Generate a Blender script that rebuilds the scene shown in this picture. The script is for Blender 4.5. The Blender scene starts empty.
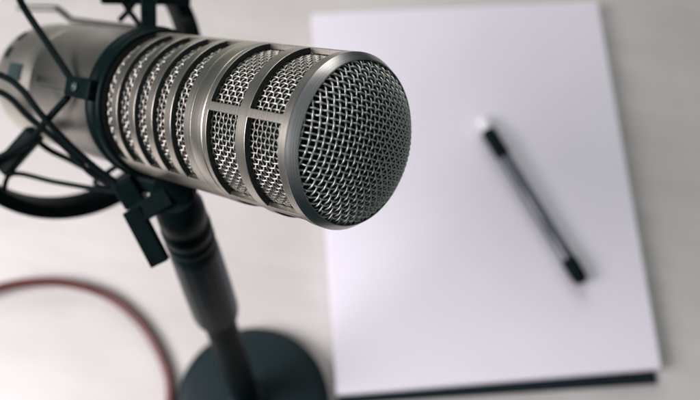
import bpy, math, random
import numpy as np
from mathutils import Vector, Matrix
random.seed(7)
rng = np.random.default_rng(7)
SC = bpy.context.scene
COL = SC.collection
MM = 0.001

# ------------------------------------------------------------------ camera
F = 800.0                                   # focal length in photo pixels (photo 700 x 400)
PITCH, ROLL, CAM_H = math.radians(70), math.radians(12), 522.0
def _frame():
    up = np.array([0, -math.cos(PITCH), -math.sin(PITCH)])
    fw = np.array([0, -math.sin(PITCH), math.cos(PITCH)])
    rt = np.array([1.0, 0, 0])
    c, s = math.cos(ROLL), math.sin(ROLL)
    R = np.array([[c, -s, 0], [s, c, 0], [0, 0, 1]])
    return R @ rt, R @ fw, R @ up
RT, FW, UP = _frame()
W2C = np.array([RT, FW, UP])                # camera vector -> world vector: W2C @ v
def cam2world(p):
    return W2C @ np.asarray(p, float) + np.array([0, 0, CAM_H])
def at(x, y, d):                            # a point d mm deep seen at photo pixel x, y
    return cam2world([(x - 350) / F * d, (y - 200) / F * d, d])
def on_table(x, y, z=0.0):
    v = W2C @ np.array([(x - 350) / F, (y - 200) / F, 1.0])
    k = (z - CAM_H) / v[2]
    return v * k + np.array([0, 0, CAM_H])

cam_data = bpy.data.cameras.new('camera')
cam = bpy.data.objects.new('camera', cam_data)
COL.objects.link(cam)
m = np.eye(4)
m[:3, 0] = W2C @ [1, 0, 0]; m[:3, 1] = W2C @ [0, -1, 0]; m[:3, 2] = W2C @ [0, 0, -1]
m[:3, 3] = [0, 0, CAM_H * MM]
cam.matrix_world = Matrix(m.tolist())
cam_data.sensor_width = 36.0
cam_data.lens = F / 700 * 36
cam_data.clip_start = 0.01
cam_data.clip_end = 50
cam_data.dof.use_dof = True
cam_data.dof.focus_distance = 0.236
cam_data.dof.aperture_fstop = 8.0
cam_data.dof.aperture_blades = 0
SC.camera = cam

# ------------------------------------------------------------------ light
world = bpy.data.worlds.new('World')
SC.world = world
world.use_nodes = True
bg = world.node_tree.nodes['Background']
wn = world.node_tree                        # a dim room: dark floor below, paler ceiling above
wtc = wn.nodes.new('ShaderNodeTexCoord'); wsx = wn.nodes.new('ShaderNodeSeparateXYZ'); wr = wn.nodes.new('ShaderNodeValToRGB')
wmr = wn.nodes.new('ShaderNodeMapRange'); wmr.inputs['From Min'].default_value = -1.0; wmr.inputs['From Max'].default_value = 1.0
wn.links.new(wtc.outputs['Generated'], wsx.inputs['Vector']); wn.links.new(wsx.outputs['Z'], wmr.inputs['Value'])
wn.links.new(wmr.outputs['Result'], wr.inputs['Fac']); wn.links.new(wr.outputs['Color'], bg.inputs['Color'])
wr.color_ramp.elements[0].position = 0.40; wr.color_ramp.elements[0].color = (0.018, 0.034, 0.038, 1)
wr.color_ramp.elements[1].position = 0.95; wr.color_ramp.elements[1].color = (0.22, 0.24, 0.25, 1)
bg.inputs['Strength'].default_value = 1.0
def area_light(name, loc, target, sx, sy, power, color, spread=180):
    l = bpy.data.lights.new(name, 'AREA')
    l.shape = 'RECTANGLE'; l.size = sx; l.size_y = sy; l.energy = power; l.color = color
    o = bpy.data.objects.new(name, l); COL.objects.link(o)
    o.location = loc
    d = Vector(target) - Vector(loc)
    l.spread = math.radians(spread)
    o.rotation_euler = d.to_track_quat('-Z', 'Y').to_euler()
    return o
area_light('window_light', (-0.45, 1.55, 1.00), (-0.1, 0.05, 0.1), 1.3, 0.9, 13, (1.0, 0.965, 0.93))
area_light('side_fill_light', (-0.78, -0.28, 0.66), (-0.2, -0.08, 0.0), 0.6, 0.5, 4.7, (1.0, 0.94, 0.985), 85)  # added fill, narrow spread, brightens the near left of the table
SC.view_settings.view_transform = 'Standard'
SC.view_settings.look = 'None'
SC.view_settings.exposure = 0.0
SC.view_settings.gamma = 1.0
SC.view_settings.use_curve_mapping = False
SC.render.engine = 'CYCLES'
SC.cycles.use_denoising = True

# ------------------------------------------------------------------ materials
def material(name, color, rough=0.5, metal=0.0, var=0.0, var_scale=60, bump=0.0, bump_scale=300, rvar=0.0, stretch=(1, 1, 1), color2=None, spec=0.5, coat=0.0, trans=0.0):
    mt = bpy.data.materials.new(name); mt.use_nodes = True
    nt = mt.node_tree; b = nt.nodes['Principled BSDF']
    b.inputs['Base Color'].default_value = (*color, 1)
    b.inputs['Roughness'].default_value = rough
    b.inputs['Metallic'].default_value = metal
    b.inputs['Specular IOR Level'].default_value = spec
    b.inputs['Coat Weight'].default_value = coat
    b.inputs['Transmission Weight'].default_value = trans
    tc = nt.nodes.new('ShaderNodeTexCoord')
    mp = nt.nodes.new('ShaderNodeMapping'); mp.inputs['Scale'].default_value = stretch
    nt.links.new(tc.outputs['Object'], mp.inputs['Vector'])
    def noise(scale, detail=4):
        n = nt.nodes.new('ShaderNodeTexNoise'); n.inputs['Scale'].default_value = scale; n.inputs['Detail'].default_value = detail
        nt.links.new(mp.outputs['Vector'], n.inputs['Vector']); return n
    if var or color2:
        n = noise(var_scale)
        r = nt.nodes.new('ShaderNodeValToRGB')
        r.color_ramp.elements[0].position = 0.3; r.color_ramp.elements[1].position = 0.7
        c2 = color2 if color2 else tuple(min(1, c * (1 + var)) for c in color)
        c1 = color if color2 else tuple(c * (1 - var) for c in color)
        r.color_ramp.elements[0].color = (*c1, 1); r.color_ramp.elements[1].color = (*c2, 1)
        nt.links.new(n.outputs['Fac'], r.inputs['Fac']); nt.links.new(r.outputs['Color'], b.inputs['Base Color'])
    if rvar:
        n = noise(var_scale * 1.7)
        mr = nt.nodes.new('ShaderNodeMapRange')
        mr.inputs['From Min'].default_value = 0.3; mr.inputs['From Max'].default_value = 0.7
        mr.inputs['To Min'].default_value = max(0.02, rough - rvar); mr.inputs['To Max'].default_value = rough + rvar
        nt.links.new(n.outputs['Fac'], mr.inputs['Value']); nt.links.new(mr.outputs['Result'], b.inputs['Roughness'])
    if bump:
        n = noise(bump_scale, 3)
        bp = nt.nodes.new('ShaderNodeBump'); bp.inputs['Strength'].default_value = 1.0; bp.inputs['Distance'].default_value = bump
        nt.links.new(n.outputs['Fac'], bp.inputs['Height']); nt.links.new(bp.outputs['Normal'], b.inputs['Normal'])
    return mt

M_SHELL = material('satin_nickel', (0.44, 0.42, 0.375), 0.38, 1.0, var=0.025, var_scale=90, rvar=0.015, bump=0.00003, bump_scale=2500)
M_CAP = material('satin_nickel_cap', (0.52, 0.495, 0.435), 0.42, 1.0, var=0.02, var_scale=90)
M_GRILLE = material('satin_nickel_grille', (0.56, 0.525, 0.455), 0.32, 1.0, var=0.02, var_scale=120)
M_WIRE = material('bright_steel_wire', (0.47, 0.455, 0.415), 0.46, 0.85, var=0.10, var_scale=700)
M_DOMEWIRE = material('steel_wire', (0.56, 0.58, 0.545), 0.46, 0.88, var=0.14, var_scale=600)
M_FOAM = material('black_foam', (0.006, 0.012, 0.012), 0.95, var=0.4, var_scale=900, spec=0.1)
M_BLACK = material('black_plastic', (0.003, 0.0085, 0.009), 0.42, var=0.3, var_scale=200, bump=0.00004, bump_scale=1800, spec=0.06)
M_RUBBER = material('black_rubber', (0.003, 0.0085, 0.009), 0.36, bump=0.00003, bump_scale=1500, spec=0.06)
M_RING = material('satin_ring', (0.42, 0.415, 0.41), 0.30, 1.0, var=0.02, var_scale=120)
M_INNER = material('inner_black', (0.008, 0.016, 0.017), 0.55)
M_CORD = material('black_elastic', (0.003, 0.0075, 0.008), 0.6, bump=0.0002, bump_scale=1600, spec=0.06)
M_GRIP = material('dark_clutch', (0.004, 0.009, 0.011), 0.36, var=0.2, var_scale=200, bump=0.00004, bump_scale=1500, spec=0.10)
M_SHAFT = material('black_chrome', (0.0015, 0.0065, 0.0075), 0.45, 0.0, spec=0.05)
M_BASE = material('painted_base', (0.009, 0.018, 0.0205), 0.5, spec=0.15, var=0.12, var_scale=300, bump=0.00006, bump_scale=2500)
M_CHROME = material('steel_rod', (0.16, 0.165, 0.15), 0.45, 1.0)
M_CABLE = material('red_brown_cable', (0.085, 0.014, 0.012), 0.34, var=0.15, var_scale=200)
M_PAPER = material('white_paper', (0.79, 0.765, 0.83), 0.75, var=0.012, var_scale=25, bump=0.00004, bump_scale=900, spec=0.25)
M_SHADOW_BOARD = material('shadow_board_dark', (0.012, 0.022, 0.0235), 0.8, spec=0.1)  # dark tone stands in for the shade below the pad
M_PLATE = material('dark_plate', (0.020, 0.040, 0.040), 0.5)

def turned(mt, strength=0.35):
    """fine lathe marks round the microphone axis and a few scratches, in roughness and bump"""
    nt = mt.node_tree; b = nt.nodes['Principled BSDF']
    tc = nt.nodes.new('ShaderNodeTexCoord')
    dot = nt.nodes.new('ShaderNodeVectorMath'); dot.operation = 'DOT_PRODUCT'; dot.inputs[1].default_value = tuple(MIC_AXIS)
    nt.links.new(tc.outputs['Object'], dot.inputs[0])
    wob = nt.nodes.new('ShaderNodeTexNoise'); wob.inputs['Scale'].default_value = 25; wob.inputs['Detail'].default_value = 2
    nt.links.new(tc.outputs['Object'], wob.inputs['Vector'])
    ad = nt.nodes.new('ShaderNodeMath'); ad.operation = 'MULTIPLY_ADD'; ad.inputs[1].default_value = 0.0006
    nt.links.new(wob.outputs['Fac'], ad.inputs[0]); nt.links.new(dot.outputs['Value'], ad.inputs[2])
    n = nt.nodes.new('ShaderNodeTexNoise'); n.noise_dimensions = '1D'; n.inputs['Scale'].default_value = 3500; n.inputs['Detail'].default_value = 4
    nt.links.new(ad.outputs[0], n.inputs['W'])
    mr = nt.nodes.new('ShaderNodeMapRange'); mr.inputs['From Min'].default_value = 0.3; mr.inputs['From Max'].default_value = 0.7
    r0 = b.inputs['Roughness'].default_value
    mr.inputs['To Min'].default_value = r0 - 0.05; mr.inputs['To Max'].default_value = r0 + 0.07
    nt.links.new(n.outputs['Fac'], mr.inputs['Value']); nt.links.new(mr.outputs['Result'], b.inputs['Roughness'])
    bp = nt.nodes.new('ShaderNodeBump'); bp.inputs['Strength'].default_value = strength; bp.inputs['Distance'].default_value = 0.00006
    nt.links.new(n.outputs['Fac'], bp.inputs['Height']); nt.links.new(bp.outputs['Normal'], b.inputs['Normal'])
_az, _el = math.radians(41.5), math.radians(11.2)
MIC_AXIS = W2C @ np.array([math.cos(_el) * math.cos(_az), math.sin(_el), -math.cos(_el) * math.sin(_az)])
turned(M_GRILLE, 0.22); turned(M_RING, 0.08)

# ------------------------------------------------------------------ mesh helpers (world millimetres)
ORIGIN = {}
def link(name, verts, faces, mat, parent=None, smooth=True, bevel=0.0, angle=40, origin=None):
    v = np.asarray(verts, float)
    if parent is not None: org = ORIGIN[parent.name]
    else: org = np.asarray(origin if origin is not None else (v.min(0) + v.max(0)) / 2 * [1, 1, 0] + [0, 0, v[:, 2].min()], float)
    me = bpy.data.meshes.new(name)
    if isinstance(faces, np.ndarray):
        nf, k = faces.shape
        me.vertices.add(len(v)); me.vertices.foreach_set('co', ((v - org) * MM).ravel())
        me.loops.add(nf * k); me.loops.foreach_set('vertex_index', faces.ravel().astype(np.int32))
        me.polygons.add(nf)
        me.polygons.foreach_set('loop_start', np.arange(0, nf * k, k, dtype=np.int32))
        me.polygons.foreach_set('loop_total', np.full(nf, k, dtype=np.int32))
        me.update(calc_edges=True)
    else:
        me.from_pydata([tuple(x) for x in (v - org) * MM], [], [tuple(f) for f in faces])
    me.validate()
    o = bpy.data.objects.new(name, me); COL.objects.link(o)
    if parent is not None: o.parent = parent
    else: o.location = org * MM
    ORIGIN[o.name] = org
    me.materials.append(mat)
    me.polygons.foreach_set('use_smooth', [bool(smooth)] * len(me.polygons))
    if bevel:
        bv = o.modifiers.new('bevel', 'BEVEL'); bv.width = bevel * MM; bv.segments = 3
        bv.limit_method = 'ANGLE'; bv.angle_limit = math.radians(angle); bv.harden_normals = smooth
    if smooth:
        bpy.context.view_layer.objects.active = o
        sharp_edges(me, 50)
    return o
def sharp_edges(me, deg):
    import bmesh
    bm = bmesh.new(); bm.from_mesh(me)
    bmesh.ops.recalc_face_normals(bm, faces=bm.faces)
    lim = math.radians(deg)
    for e in bm.edges:
        if len(e.link_faces) == 2 and e.calc_face_angle(0) > lim: e.smooth = False
    bm.to_mesh(me); bm.free()
def thing(name, org, label, cat, group=None):
    o = bpy.data.objects.new(name, None); COL.objects.link(o)
    o.empty_display_size = 0.01
    o.location = np.asarray(org) * MM; ORIGIN[o.name] = np.asarray(org, float)
    o['label'] = label; o['category'] = cat
    if group: o['group'] = group
    return o
def sub(o, parent):                        # hang o under parent, both built in the same world millimetres
    o.parent = parent
    return o
def catmull(pts, n=8):
    p = [np.asarray(q, float) for q in pts]
    p = [2 * p[0] - p[1]] + p + [2 * p[-1] - p[-2]]
    out = []
    for i in range(1, len(p) - 2):
        for t in np.linspace(0, 1, n, endpoint=False):
            a, b, c, d = p[i - 1:i + 3]
            out.append(0.5 * (2 * b + (c - a) * t + (2 * a - 5 * b + 4 * c - d) * t * t + (3 * b - a - 3 * c + d) * t ** 3))
    out.append(p[-2]); return np.array(out)
def tube(path, r, sides=10, closed=False, caps=True):
    P = np.asarray(path, float); n = len(P)
    if closed: T = np.roll(P, -1, 0) - np.roll(P, 1, 0)
    else: T = np.gradient(P, axis=0)
    T /= np.linalg.norm(T, axis=1)[:, None]
    r = np.broadcast_to(np.asarray(r, float), (n,))
    ref = np.array([0, 0, 1.0]) if abs(T[0][2]) < 0.9 else np.array([1.0, 0, 0])
    N = np.zeros_like(P); nrm = ref - T[0] * (ref @ T[0]); nrm /= np.linalg.norm(nrm)
    for i in range(n):
        nrm = nrm - T[i] * (nrm @ T[i]); nrm /= np.linalg.norm(nrm); N[i] = nrm
    B = np.cross(T, N)
    a = np.linspace(0, 2 * np.pi, sides, endpoint=False)
    V = P[:, None] + r[:, None, None] * (np.cos(a)[None, :, None] * N[:, None] + np.sin(a)[None, :, None] * B[:, None])
    V = V.reshape(-1, 3)
    F_ = []
    for i in range(n if closed else n - 1):
        j = (i + 1) % n
        for k in range(sides):
            l = (k + 1) % sides
            F_.append((i * sides + k, i * sides + l, j * sides + l, j * sides + k))
    if caps and not closed:
        F_.append(tuple(range(sides))[::-1]); F_.append(tuple((n - 1) * sides + k for k in range(sides)))
    return V, F_
def merge(*parts):
    V, F_, o = [], [], 0
    for v, f in parts:
        V.append(np.asarray(v)); F_ += [tuple(i + o for i in q) for q in f]; o += len(v)
    return np.vstack(V), F_
def lathe(prof, org, ax, e1, n=64, closed=False):
    """prof: (radius, height) pairs along ax"""
    org, ax, e1 = (np.asarray(q, float) for q in (org, ax, e1)); e2 = np.cross(ax, e1)
    a = np.linspace(0, 2 * np.pi, n, endpoint=False)
    V = np.vstack([org + h * ax + r * (np.cos(a)[:, None] * e1 + np.sin(a)[:, None] * e2) for r, h in prof])
    F_ = []; k = len(prof)
    for i in range(k if closed else k - 1):
        j = (i + 1) % k
        for q in range(n):
            w = (q + 1) % n
            F_.append((i * n + q, i * n + w, j * n + w, j * n + q))
    if not closed:
        if prof[0][0] > 1e-6: F_.append(tuple(range(n))[::-1])
        if prof[-1][0] > 1e-6: F_.append(tuple((k - 1) * n + q for q in range(n)))
    return V, F_
def bar(p0, p1, side, w, h):
    """box from p0 to p1, w wide along side, h thick"""
    p0, p1, side = (np.asarray(q, float) for q in (p0, p1, side))
    t = p1 - p0; t /= np.linalg.norm(t)
    s = side - t * (side @ t); s /= np.linalg.norm(s); q = np.cross(t, s)
    V = [p + s * w / 2 * i + q * h / 2 * j for p in (p0, p1) for i, j in ((-1, -1), (1, -1), (1, 1), (-1, 1))]
    return np.array(V), [(3, 2, 1, 0), (4, 5, 6, 7), (0, 1, 5, 4), (1, 2, 6, 5), (2, 3, 7, 6), (3, 0, 4, 7)]

# ------------------------------------------------------------------ table
tb = 1600
def table_material():
    mt = bpy.data.materials.new('table_finish'); mt.use_nodes = True
    nt = mt.node_tree; b = nt.nodes['Principled BSDF']
    tc = nt.nodes.new('ShaderNodeTexCoord')
    mp = nt.nodes.new('ShaderNodeMapping'); mp.inputs['Rotation'].default_value = (0, 0, math.radians(14)); mp.inputs['Scale'].default_value = (3, 22, 10)
    nt.links.new(tc.outputs['Object'], mp.inputs['Vector'])
    n1 = nt.nodes.new('ShaderNodeTexNoise'); n1.inputs['Scale'].default_value = 3.0; n1.inputs['Detail'].default_value = 6
    nt.links.new(mp.outputs['Vector'], n1.inputs['Vector'])
    r = nt.nodes.new('ShaderNodeValToRGB')
    r.color_ramp.elements[0].position = 0.30; r.color_ramp.elements[0].color = (0.482, 0.46, 0.435, 1)
    r.color_ramp.elements[1].position = 0.70; r.color_ramp.elements[1].color = (0.60, 0.577, 0.558, 1)
    nb = nt.nodes.new('ShaderNodeTexNoise'); nb.inputs['Scale'].default_value = 14.0; nb.inputs['Detail'].default_value = 3
    nt.links.new(tc.outputs['Object'], nb.inputs['Vector'])
    mx = nt.nodes.new('ShaderNodeMix'); mx.data_type = 'FLOAT'; mx.inputs[0].default_value = 0.65
    nt.links.new(n1.outputs['Fac'], mx.inputs[2]); nt.links.new(nb.outputs['Fac'], mx.inputs[3])
    nt.links.new(mx.outputs[0], r.inputs['Fac']); nt.links.new(r.outputs['Color'], b.inputs['Base Color'])
    b.inputs['Roughness'].default_value = 0.42
    n2 = nt.nodes.new('ShaderNodeTexNoise'); n2.inputs['Scale'].default_value = 9.0; n2.inputs['Detail'].default_value = 5
    nt.links.new(mp.outputs['Vector'], n2.inputs['Vector'])
    bp = nt.nodes.new('ShaderNodeBump'); bp.inputs['Distance'].default_value = 0.0004; bp.inputs['Strength'].default_value = 0.5
    nt.links.new(n2.outputs['Fac'], bp.inputs['Height']); nt.links.new(bp.outputs['Normal'], b.inputs['Normal'])
    return mt
tv = [(-480, -80, -30), (900, -80, -30), (900, 760, -30), (-480, 760, -30), (-480, -80, 0), (900, -80, 0), (900, 760, 0), (-480, 760, 0)]
table = link('table', tv, [(3, 2, 1, 0), (4, 5, 6, 7), (0, 1, 5, 4), (1, 2, 6, 5), (2, 3, 7, 6), (3, 0, 4, 7)], table_material(), smooth=False, origin=(0, 0, 0))
table['kind'] = 'structure'

# ------------------------------------------------------------------ paper pad
PAD_H = 11.0
corners = [on_table(x, y, PAD_H)[:2] for x, y in ((338, 394), (661, 368), (597, 1), (312, 14))]
pad = thing('paper_pad', (*np.mean(corners, 0), 0), 'thick stack of blank white letter paper lying on the table under the pen', 'paper pad')
def prism(outline, z0, z1):
    n = len(outline)
    V = [(x, y, z0) for x, y in outline] + [(x, y, z1) for x, y in outline]
    F_ = [tuple(range(n))[::-1], tuple(range(n, 2 * n))] + [(i, (i + 1) % n, n + (i + 1) % n, n + i) for i in range(n)]
    return np.array(V), F_
parts = []
nsheets = 15
cm = np.mean(corners, 0)
for i in range(nsheets):
    off = rng.normal(size=2) * (0.35 if i < nsheets - 1 else 0)
    z0 = 1.4 + (PAD_H - 1.4) * i / nsheets; z1 = 1.4 + (PAD_H - 1.4) * (i + 1) / nsheets
    sc_ = 1 + (0 if i == nsheets - 1 else rng.normal() * 0.001)
    parts.append(prism([cm + (c - cm) * sc_ + off for c in corners], z0 + 0.06, z1))
sheets = link('paper_sheets', *merge(*parts), M_PAPER, pad, smooth=False)

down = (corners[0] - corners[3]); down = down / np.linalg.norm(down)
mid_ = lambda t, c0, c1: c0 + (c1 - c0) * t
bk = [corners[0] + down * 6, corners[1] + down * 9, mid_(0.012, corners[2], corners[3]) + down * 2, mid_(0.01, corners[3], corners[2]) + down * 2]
link('shadow_board', *prism(bk, 0, 1.4), M_SHADOW_BOARD, pad, smooth=False)  # added board, its dark lip imitates the shadow along the pad's lower edge

# ------------------------------------------------------------------ pen on the paper
pz = PAD_H + 5.5
pa, pb = on_table(480.5, 119, pz), on_table(583, 283, pz)
plen = np.linalg.norm(pb - pa); pax = (pb - pa) / plen; pe1 = np.cross([0, 0, 1.0], pax)
pen = thing('ballpoint_pen', (*(pa + pax * plen / 2)[:2], PAD_H), 'slim pen with smoky barrel and black grip lying diagonally on the white paper', 'pen')
M_BARREL = material('smoky_barrel', (0.055, 0.07, 0.09), 0.16, coat=0.5)
M_TIP = material('pale_tip', (0.85, 0.85, 0.85), 0.25)
k = plen
link('barrel', *lathe([(4.2, 0.22 * k), (4.4, 0.30 * k), (4.5, 0.6 * k), (4.4, 0.86 * k)], pa, pax, pe1, 32), M_BARREL, pen)
link('grip', *lathe([(4.2, 0.07 * k), (5.1, 0.078 * k), (5.3, 0.11 * k), (5.2, 0.16 * k), (5.3, 0.22 * k), (4.6, 0.245 * k), (3.7, 0.25 * k)], pa, pax, pe1, 32), M_BLACK, pen)
link('tip', *lathe([(1.2, -0.012 * k), (2.6, -0.006 * k), (3.8, 0.015 * k), (4.3, 0.072 * k)], pa, pax, pe1, 24), M_TIP, pen)
link('end_plug', *lathe([(4.1, 0.855 * k), (5.3, 0.865 * k), (5.5, 0.90 * k), (5.3, 0.965 * k), (3.9, 0.995 * k), (1.7, 1.0 * k)], pa, pax, pe1, 32), M_BLACK, pen)
cv, cf = bar(pa + pax * 0.862 * k + [0, 0, 5.0], pa + pax * 0.80 * k + [0, 0, 4.4], pe1, 2.6, 1.0)
link('clip', cv, cf, M_BLACK, pen, smooth=False, bevel=0.3)

# ------------------------------------------------------------------ cable loop on the table
cpx = [(-75, 380, 2.6), (-60, 325, 5), (-30, 299, 7), (5, 286.5, 8), (45, 281.5, 7), (80, 285.5, 5.5), (112, 298, 4), (140, 322, 3.2), (158, 349, 3), (168.5, 376, 3), (170.5, 400, 3), (166, 430, 3), (150, 470, 3)]
cab = link('cable', *tube(catmull([on_table(x, y, z + 0.1) for x, y, z in cpx], 10), 3.0, 14), M_CABLE)
cab['label'] = 'red brown cable curving in a loop on the table left of the stand base'; cab['category'] = 'cable'

# ------------------------------------------------------------------ desk stand
JOINT = at(178, 204, 302)
BASE = on_table(253, 403, 12); BASE[2] = 0
stand = thing('desk_stand', BASE, 'dark desk stand with round base, glossy shaft and thick clutch holding up the microphone', 'microphone stand')
sx = np.array([1.0, 0, 0])
link('base', *lathe([(0, 0), (45.5, 0), (47.5, 2), (47.5, 8), (46, 10.6), (40, 12.4), (20, 13.6), (13, 14), (0, 14)], BASE, (0, 0, 1), sx, 96), M_BASE, stand)
FOOT = on_table(247, 399, 14)
sax = JOINT - FOOT; SL = np.linalg.norm(sax); sax = sax / SL
S0 = FOOT
se1 = np.cross(sax, [0, 1.0, 0]); se1 /= np.linalg.norm(se1)
link('shaft', *lathe([(8.0, -2), (8.0, SL * 0.62)], S0, sax, se1, 48), M_SHAFT, stand)
link('base_collar', *lathe([(12, -1.5), (12, 2.5), (10.6, 4.5), (8.2, 5.5)], S0, sax, se1, 48), M_BASE, stand)
def grip_mesh():
    zs = [(8.3, SL * 0.535), (9.0, SL * 0.540), (10.6, SL * 0.565), (11.1, SL * 0.585), (10.9, SL * 0.70), (10.3, SL * 0.84), (9.7, SL * 0.872), (9.0, SL * 0.876)]
    V, F_ = lathe(zs, S0, sax, se1, 96)
    V = V.reshape(len(zs), 96, 3)
    for i in range(2, 7):
        c = S0 + sax * zs[i][1]
        for q in range(96):
            w = 0.985 if (q % 12) in (0, 1) else 1.0        # shallow flutes of the grip
            V[i, q] = c + (V[i, q] - c) * w
    return V.reshape(-1, 3), F_
link('clutch_grip', *grip_mesh(), M_GRIP, stand)
link('clutch_collar', *lathe([(8.0, SL * 0.872), (9.9, SL * 0.876), (10.1, SL * 0.88), (10.1, SL * 0.893), (9.5, SL * 0.897), (9.5, SL * 0.905), (10.0, SL * 0.909), (10.0, SL * 0.93), (9.0, SL * 0.937), (9.0, SL * 0.95), (9.5, SL * 0.955), (9.3, SL * 0.99), (7.8, SL * 1.01), (6.8, SL * 1.02)], S0, sax, se1, 64), M_BLACK, stand)

# ------------------------------------------------------------------ microphone
az, el = math.radians(41.5), math.radians(11.2)
AX = W2C @ np.array([math.cos(el) * math.cos(az), math.sin(el), -math.cos(el) * math.sin(az)])
a_c = np.array([math.cos(el) * math.cos(az), math.sin(el), -math.cos(el) * math.sin(az)])
u_c = np.cross(a_c, [0, 1.0, 0]); u_c /= np.linalg.norm(u_c); v_c = np.cross(a_c, u_c)
MU, MV = W2C @ u_c, W2C @ v_c
MC = at(351.5, 142.5, 241)                  # centre of the front edge of the barrel
def mic(s, R, ph):                          # s mm behind the front edge, ph degrees round the axis
    ph = np.radians(ph)
    return MC - AX * s + R * (np.cos(ph) * MU + np.sin(ph) * MV)
def mic_lathe(prof, n=128, closed=False):   # (radius, s) pairs
    return lathe([(r, -s) for r, s in prof], MC, AX, MU, n, closed)
MIC_L = 198
mic_root = thing('microphone', MC - AX * MIC_L, 'silver broadcast microphone with slotted barrel and domed wire mesh front in a black shock mount', 'microphone')

# grille barrel: a tube with windows and slots cut through it
RO, RI = 27.0, 25.2
def grille_frame():
    # s bands: (s0, s1, kind) kind 0 solid, 1 window row, 2 slot row
    bands = [(0, 3.4, 0), (3.4, 17.6, 1), (17.6, 22.0, 0), (22.0, 35.8, 1), (35.8, 38.2, 0), (38.2, 42.4, 0), (42.4, 47.4, 0)]
    s = 47.4
    for w, g in ((6.8, 3.6), (6.8, 3.65), (6.9, 3.6), (7.1, 3.6), (6.8, 3.4)):
        bands += [(s, s + w, 2), (s + w, s + w + g, 0)]; s += w + g
    send = s
    NPH = 240                              # 1.5 degrees each
    ph = (np.arange(NPH) * 1.5 + 167)
    def solid(kind, i):
        d = (i * 1.5) % 360
        if kind == 0: return True
        if kind == 1:
            return d % 72 < 6              # bars 6 degrees wide every 72
        p = (d + 167) % 360
        return 92 <= p < 107 or 229 <= p < 258 or p >= 338 or p < 8
    svals = [b[0] for b in bands] + [send]
    def rad(sv):                           # outer radius: bead and groove of the band
        if abs(sv - 38.2) < 0.01: return RO + 0.0
        return RO
    V, idx, D_ = [], {}, []
    def vid(si, i, inner):
        key = (si, i % NPH, inner)
        if key not in idx:
            idx[key] = len(V)
            V.append(mic(svals[si], RI if inner else rad(svals[si]), ph[i % NPH]))
        return idx[key]
    cells = [[solid(k, i) for i in range(NPH)] for (_, _, k) in bands]
    F_ = []
    nb = len(bands)
    for b in range(nb):
        for i in range(NPH):
            if not cells[b][i]: continue
            F_.append((vid(b, i, 0), vid(b, i + 1, 0), vid(b + 1, i + 1, 0), vid(b + 1, i, 0))); D_.append(0)
            F_.append((vid(b, i, 1), vid(b + 1, i, 1), vid(b + 1, i + 1, 1), vid(b, i + 1, 1))); D_.append(1)
            if not cells[b][(i - 1) % NPH]: F_.append((vid(b, i, 0), vid(b + 1, i, 0), vid(b + 1, i, 1), vid(b, i, 1))); D_.append(0)
            if not cells[b][(i + 1) % NPH]: F_.append((vid(b, i + 1, 0), vid(b, i + 1, 1), vid(b + 1, i + 1, 1), vid(b + 1, i + 1, 0))); D_.append(0)
            if b == 0 or not cells[b - 1][i]: F_.append((vid(b, i, 0), vid(b, i, 1), vid(b, i + 1, 1), vid(b, i + 1, 0))); D_.append(1)
            if b == nb - 1 or not cells[b + 1][i]: F_.append((vid(b + 1, i, 0), vid(b + 1, i + 1, 0), vid(b + 1, i + 1, 1), vid(b + 1, i, 1))); D_.append(1)
    return np.array(V), F_, send, D_
gv, gf, S_END, gdark = grille_frame()
barrel = link('grille_barrel', gv, gf, M_GRILLE, mic_root, bevel=0.2, angle=55)
barrel.data.materials.append(M_INNER)     # black material on the tube's inside and its crosswise slot walls
for p_, dark in zip(barrel.data.polygons, gdark):
    p_.material_index = dark
# shallow raised bead between windows and slots
link('barrel_bead', *mic_lathe([(26.6, 37.8), (27.02, 37.8), (27.1, 38.0), (27.12, 38.4), (27.1, 43.0), (27.06, 43.4), (26.95, 43.55), (27.02, 43.7), (26.6, 43.9)], closed=True), M_GRILLE, mic_root)
# front ring: conical bevel that holds the dome
fr = link('front_ring', *mic_lathe([(24.5, 0.6), (27.03, 0.3), (27.06, 0.05), (26.95, -0.12), (25.35, -2.75), (25.15, -2.95), (24.9, -2.9), (24.7, -2.6), (24.4, -1.2), (23.8, 0.4), (23.4, 2.0)], closed=True), M_RING, mic_root)
sharp_edges(fr.data, 28)

# woven wire: cylinder behind the windows
def tubes_fast(paths, r, sides):
    """paths: list of (points, normals, closed); smooth fixed-normal tubes -> quads"""
    Vs, Fs, o = [], [], 0
    a = np.linspace(0, 2 * np.pi, sides, endpoint=False)
    for P, N, closed in paths:
        n = len(P)
        if n < 3: continue
        T = (np.roll(P, -1, 0) - np.roll(P, 1, 0)) if closed else np.gradient(P, axis=0)
        T /= np.linalg.norm(T, axis=1)[:, None]
        N = N - T * (N * T).sum(1)[:, None]; N /= np.linalg.norm(N, axis=1)[:, None]
        B = np.cross(T, N)
        V = P[:, None] + r * (np.cos(a)[None, :, None] * N[:, None] + np.sin(a)[None, :, None] * B[:, None])
        Vs.append(V.reshape(-1, 3))
        i = np.arange(n if closed else n - 1)[:, None]; k2 = np.arange(sides)[None, :]
        j = (i + 1) % n; l = (k2 + 1) % sides
        Fs.append(np.stack([i * sides + k2, i * sides + l, j * sides + l, j * sides + k2], -1).reshape(-1, 4) + o)
        o += n * sides
    return np.vstack(Vs), np.vstack(Fs)
RM, NW, PITCH_S = 24.6, 90, 1.78
WR = 0.265
rows = int(96 / PITCH_S)
paths = []
for i in range(rows):                      # hoops
    s0 = 2.2 + PITCH_S * i
    t = np.arange(NW * 4) / (NW * 4) * 2 * np.pi
    h = 0.26 * np.cos(np.arange(NW * 4) / 4 * np.pi + np.pi * i)
    N = np.cos(t)[:, None] * MU + np.sin(t)[:, None] * MV
    paths.append((MC - AX * s0 + (RM + h)[:, None] * N, N, True))
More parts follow.
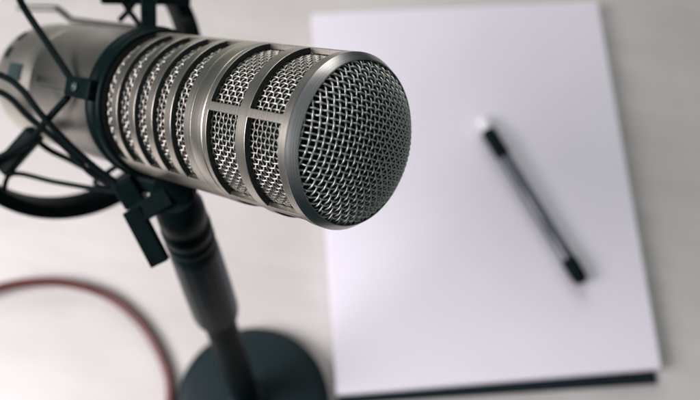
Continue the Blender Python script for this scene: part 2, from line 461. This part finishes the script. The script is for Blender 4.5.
for j in range(NW):                        # wires along the axis
    t = j / NW * 2 * np.pi
    N0 = np.cos(t) * MU + np.sin(t) * MV
    q = np.arange(rows * 4 - 3) / 4
    h = -0.26 * np.cos(q * np.pi + np.pi * j)
    s0 = 2.2 + PITCH_S * q
    P = MC - AX * s0[:, None] + (RM + h)[:, None] * N0
    paths.append((P, np.repeat(N0[None], len(P), 0), False))
wv, wf = tubes_fast(paths, WR, 6)
link('barrel_mesh', wv, wf, M_WIRE, mic_root)
link('foam_core', *mic_lathe([(0.0, 3), (23.0, 3.0), (23.0, 99), (0.0, 99)], 64), M_FOAM, mic_root)

# woven dome
RD, HD = 24.8, 11.2
def dome(x, y):                            # height over the rim plane
    q = np.clip((x * x + y * y) / (RD * RD), 0, 1)
    return HD * (1 - q) ** 0.76
def dome_n(x, y):
    e = 0.05
    gx = (dome(x + e, y) - dome(x - e, y)) / (2 * e); gy = (dome(x, y + e) - dome(x, y - e)) / (2 * e)
    gx = np.clip(gx, -2.2, 2.2); gy = np.clip(gy, -2.2, 2.2)
    n = np.stack([-gx, -gy, np.ones_like(gx)], -1)
    return n / np.linalg.norm(n, axis=-1)[..., None]
def arc_xy(p0, c, sgn):
    pass
PD = 1.92
rot = math.radians(-5)
def local(P):                              # x, y, z(out) -> world
    x = P[:, 0] * math.cos(rot) - P[:, 1] * math.sin(rot); y = P[:, 0] * math.sin(rot) + P[:, 1] * math.cos(rot)
    return x[:, None] * MU + y[:, None] * MV + P[:, 2:3] * AX
paths = []
PX, PY = 1.60, 1.76                         # wire pitch across and along
for axis_ in (0, 1):
    pc, pt = (PY, PX) if axis_ == 0 else (PX, PY)
    half = int(RD / pc)
    for i in range(-half, half + 1):
        c = i * pc + rng.normal() * 0.05
        L = math.sqrt(max(RD * RD - c * c, 0)) - 0.02
        if L < 1.5: continue
        n = int(L / pt * 6)
        q = np.arange(-n, n + 1) / 6.0
        t = q * pt
        h = 0.33 * np.cos(q * np.pi + np.pi * i + (np.pi if axis_ else 0))
        wob = 0.06 * np.sin(t * 0.5 + rng.random() * 6.28)
        X, Y = (t, c + wob) if axis_ == 0 else (c + wob, t)
        N = dome_n(X, Y)
        P = np.stack([X, Y, dome(X, Y) - 0.2], -1) + N * h[:, None]
        paths.append((MC + AX * 1.5 + local(P), local(N), False))
dv, df = tubes_fast(paths, 0.305, 8)
link('dome_mesh', dv, df, M_DOMEWIRE, mic_root)
pr = [(r, -(dome(np.array(r), np.array(0.0)) - 1.4)) for r in np.linspace(0.0, 23.4, 24)]
link('dome_foam', *mic_lathe([(float(r), float(s)) for r, s in pr] + [(23.4, 3.0)], 64), M_FOAM, mic_root)

# rear body
RB = 26.7
shell = link('rear_shell', *mic_lathe([(20, 97), (RB, 97.2), (RB, 150.6), (RB - 0.25, 151.0), (20, 151.2)], 128), M_SHELL, mic_root)
cap = link('rear_cap', *mic_lathe([(20, 151.3), (RB - 0.25, 151.4), (RB - 0.05, 151.8), (RB - 0.3, 172), (RB - 1.0, 180), (RB - 2.2, 185), (RB - 4.6, 190.5), (RB - 9, 195.5), (RB - 13, 197.5), (0, 198)], 128), M_CAP, mic_root)
def patch(s0, s1, p0, p1, R, t, n=8):
    V, F_ = [], []
    for i in range(n + 1):
        p = p0 + (p1 - p0) * i / n
        V += [mic(s0, R, p), mic(s1, R, p), mic(s1, R + t, p), mic(s0, R + t, p)]
    for i in range(n):
        b, d = i * 4, i * 4 + 4
        F_ += [(b + k_, b + (k_ + 1) % 4, d + (k_ + 1) % 4, d + k_) for k_ in range(4)]
    F_ += [(3, 2, 1, 0), (4 * n, 4 * n + 1, 4 * n + 2, 4 * n + 3)]
    return np.array(V), F_
link('switch_plate', *patch(158.5, 170, 165, 180, RB - 0.6, 0.75), M_PLATE, mic_root, smooth=True)
for p0 in (130, 150):
    link('vent_slot', *patch(175.0, 178.5, p0, p0 + 11, RB - 1.6, 1.2), M_FOAM, mic_root)
link('shell_seam', *patch(118, 143, 179.4, 180.2, RB - 0.2, 0.22), M_PLATE, mic_root)
sc_c = mic(144.2, RB - 0.4, 174.5); sn = mic(144.2, RB, 174.5) - mic(144.2, 0, 174.5); sn /= np.linalg.norm(sn)
link('screw', *lathe([(1.25, 0), (1.25, 0.7), (0.9, 0.85), (0.5, 0.4), (0, 0.4)], sc_c, sn, AX, 20), M_PLATE, mic_root)

# ------------------------------------------------------------------ shock mount
n_r = a_c + 0.0062 * u_c - 0.1806 * v_c; n_r /= np.linalg.norm(n_r)
ru = u_c - n_r * (u_c @ n_r); ru /= np.linalg.norm(ru); rv = np.cross(n_r, ru)
RN, RU, RV = W2C @ n_r, W2C @ ru, W2C @ rv
RC = MC - AX * 153.1 + W2C @ [-3.1, -2.5, 0]
RR = 57.0
def ring(ph, dr=0.0, dn=0.0):
    ph = math.radians(ph)
    return RC + (RR + dr) * (math.cos(ph) * RU + math.sin(ph) * RV) + RN * dn
mount = thing('shock_mount', at(181, 206, 302), 'black elastic shock mount with a large outer ring and cords gripping the microphone', 'shock mount')
link('outer_ring', *lathe([(RR - 3.0, -6.0), (RR + 2.8, -6.0), (RR + 3.4, -5.2), (RR + 3.4, 5.2), (RR + 2.8, 6.0), (RR - 2.4, 6.0), (RR - 3.0, 5.2), (RR - 3.0, -5.2)], RC, RN, RU, 128, closed=True), M_BLACK, mount)
link('inner_ring', *mic_lathe([(26.9, 96.0), (27.6, 95.6), (28.3, 96.0), (28.6, 97.6), (28.2, 99.6), (28.2, 100.4), (29.0, 101.2), (29.2, 102.6), (28.8, 104.0), (27.8, 104.6), (26.9, 104.2)], closed=True), M_RUBBER, mount)
def lug(ph, s0, s1, r0, w, t):
    p0, p1 = mic(s0, r0, ph), mic(s1, r0, ph)
    side = mic(0, 1, ph + 90) - mic(0, 0, ph + 90)
    return bar(p0, p1, side, w, t)
LUGS = (175.5, 56, 310)
for ph in LUGS:
    link('lug', *lug(ph, 97.5, 114.5, 29.4, 7.6, 4.2), M_BLACK, mount, smooth=False, bevel=0.9)
lp = mic(106.5, 31.4, 175.5); ln = mic(106.5, 1, 175.5) - mic(106.5, 0, 175.5)
link('screw', *lathe([(1.7, 0), (1.7, 0.9), (1.3, 1.1), (0.8, 0.6), (0, 0.6)], lp, ln, AX, 24), M_PLATE, mount)
def cord(pts, r=1.3, name='cord'):
    return link(name, *tube(catmull(pts, 8), r, 12), M_CORD, mount)
# cords in front of the barrel
cord([at(71, 79, 293), at(46, 41, 300), at(20, 0, 303), ring(131)], 1.35)
cord([at(68, 97, 293), at(46, 121, 301), at(26, 143, 311), ring(226)], 1.35)
cord([ring(176), at(0, 75, 300), at(22, 90, 298), at(40, 113, 297), at(68, 143, 300), at(96, 168, 304), at(116, 182, 306)], 1.25)
cord([ring(184), at(0, 92, 303), at(30, 118, 303), at(66, 148, 305), at(92, 174, 307), at(118, 186, 307)], 1.25)
cord([ring(243, 0, 3), at(12, 174, 330), at(55, 182, 327), at(104, 190, 318), at(122, 190, 312)], 1.05)
cord([ring(300, -2), at(95, 183, 340), at(108, 172, 330), at(122, 163, 326)], 1.1)
cord([at(30, 134, 332), at(48, 149, 332), at(70, 160, 331), at(100, 176, 322), at(118, 188, 314)], 1.3)
# tab that carries two cords on the outer ring
tb0, tb1 = at(36, 132, 321), at(2, 170, 326)
link('ring_tab', *bar(tb0, tb1, W2C @ [1, 0.8, 0], 7.4, 6), M_BLACK, mount, smooth=False, bevel=1.2)
# cords and struts above the barrel
link('strut', *bar(at(149, 36, 316), at(148, -30, 310), W2C @ [1, 0, 0.2], 6.0, 5.0), M_BLACK, mount, smooth=False, bevel=0.8)
cord([at(118, -6, 338), at(130, 12, 332), at(142, 28, 322)], 1.2)
cord([at(138, -4, 332), at(129, 10, 338), at(120, 20, 342)], 1.2)
cord([ring(40), at(190, 22, 350), at(199, 40, 352)], 1.4)
link('bracket', *bar(at(100, -7, 334), at(190, -5, 346), W2C @ [0.1, 1, 0.3], 9.0, 6.0), M_BLACK, mount, smooth=False, bevel=1.2)
# bent metal rod along the top of the barrel
link('rod', *tube(catmull([at(18, 7, 380), at(26, 8, 379), at(54, 8.5, 374), at(60, 10.5, 372), at(71, 19.5, 366), at(77, 21, 364), at(132, 28, 346), at(146, 29, 341)], 8), 1.6, 14), M_CHROME, mount)
# bottom block that joins the two rings and sits on the stand
link('bottom_block', *bar(at(122, 178, 309), at(138, 204, 312), W2C @ [1, -0.4, 0], 9, 9), M_BLACK, mount, smooth=False, bevel=1.2)
jx = at(166, 190, 304)
link('yoke', *bar(at(134, 178, 312), at(178, 188, 308), W2C @ [0.1, 1, 0.5], 7, 8), M_BLACK, mount, smooth=False, bevel=1.5)
hx = W2C @ np.array([0.93, 0.33, 0.15]); hx /= np.linalg.norm(hx)
he = np.cross(hx, [0, 0, 1.0]); he /= np.linalg.norm(he)
link('hinge', *lathe([(6.8, -8), (7.6, -7.4), (7.6, 5.8), (7.0, 6.6), (5, 6.8), (5, 7.6), (0, 7.6)], at(174, 194, 303), hx, he, 48), M_BLACK, mount)
l0, l1, l2 = at(170, 204, 296), at(134, 211, 296), at(157, 262, 300)
l0 = at(166, 198, 297)
lev = merge(bar(at(170, 196, 297), at(135, 216, 297), W2C @ [0.5, 1, 0], 7.2, 5), bar(at(132, 209, 296.5), at(160.5, 263, 300), W2C @ [1, -0.5, 0], 7.0, 5.6))
link('lever', *lev, M_BLACK, mount, smooth=False, bevel=0.5)
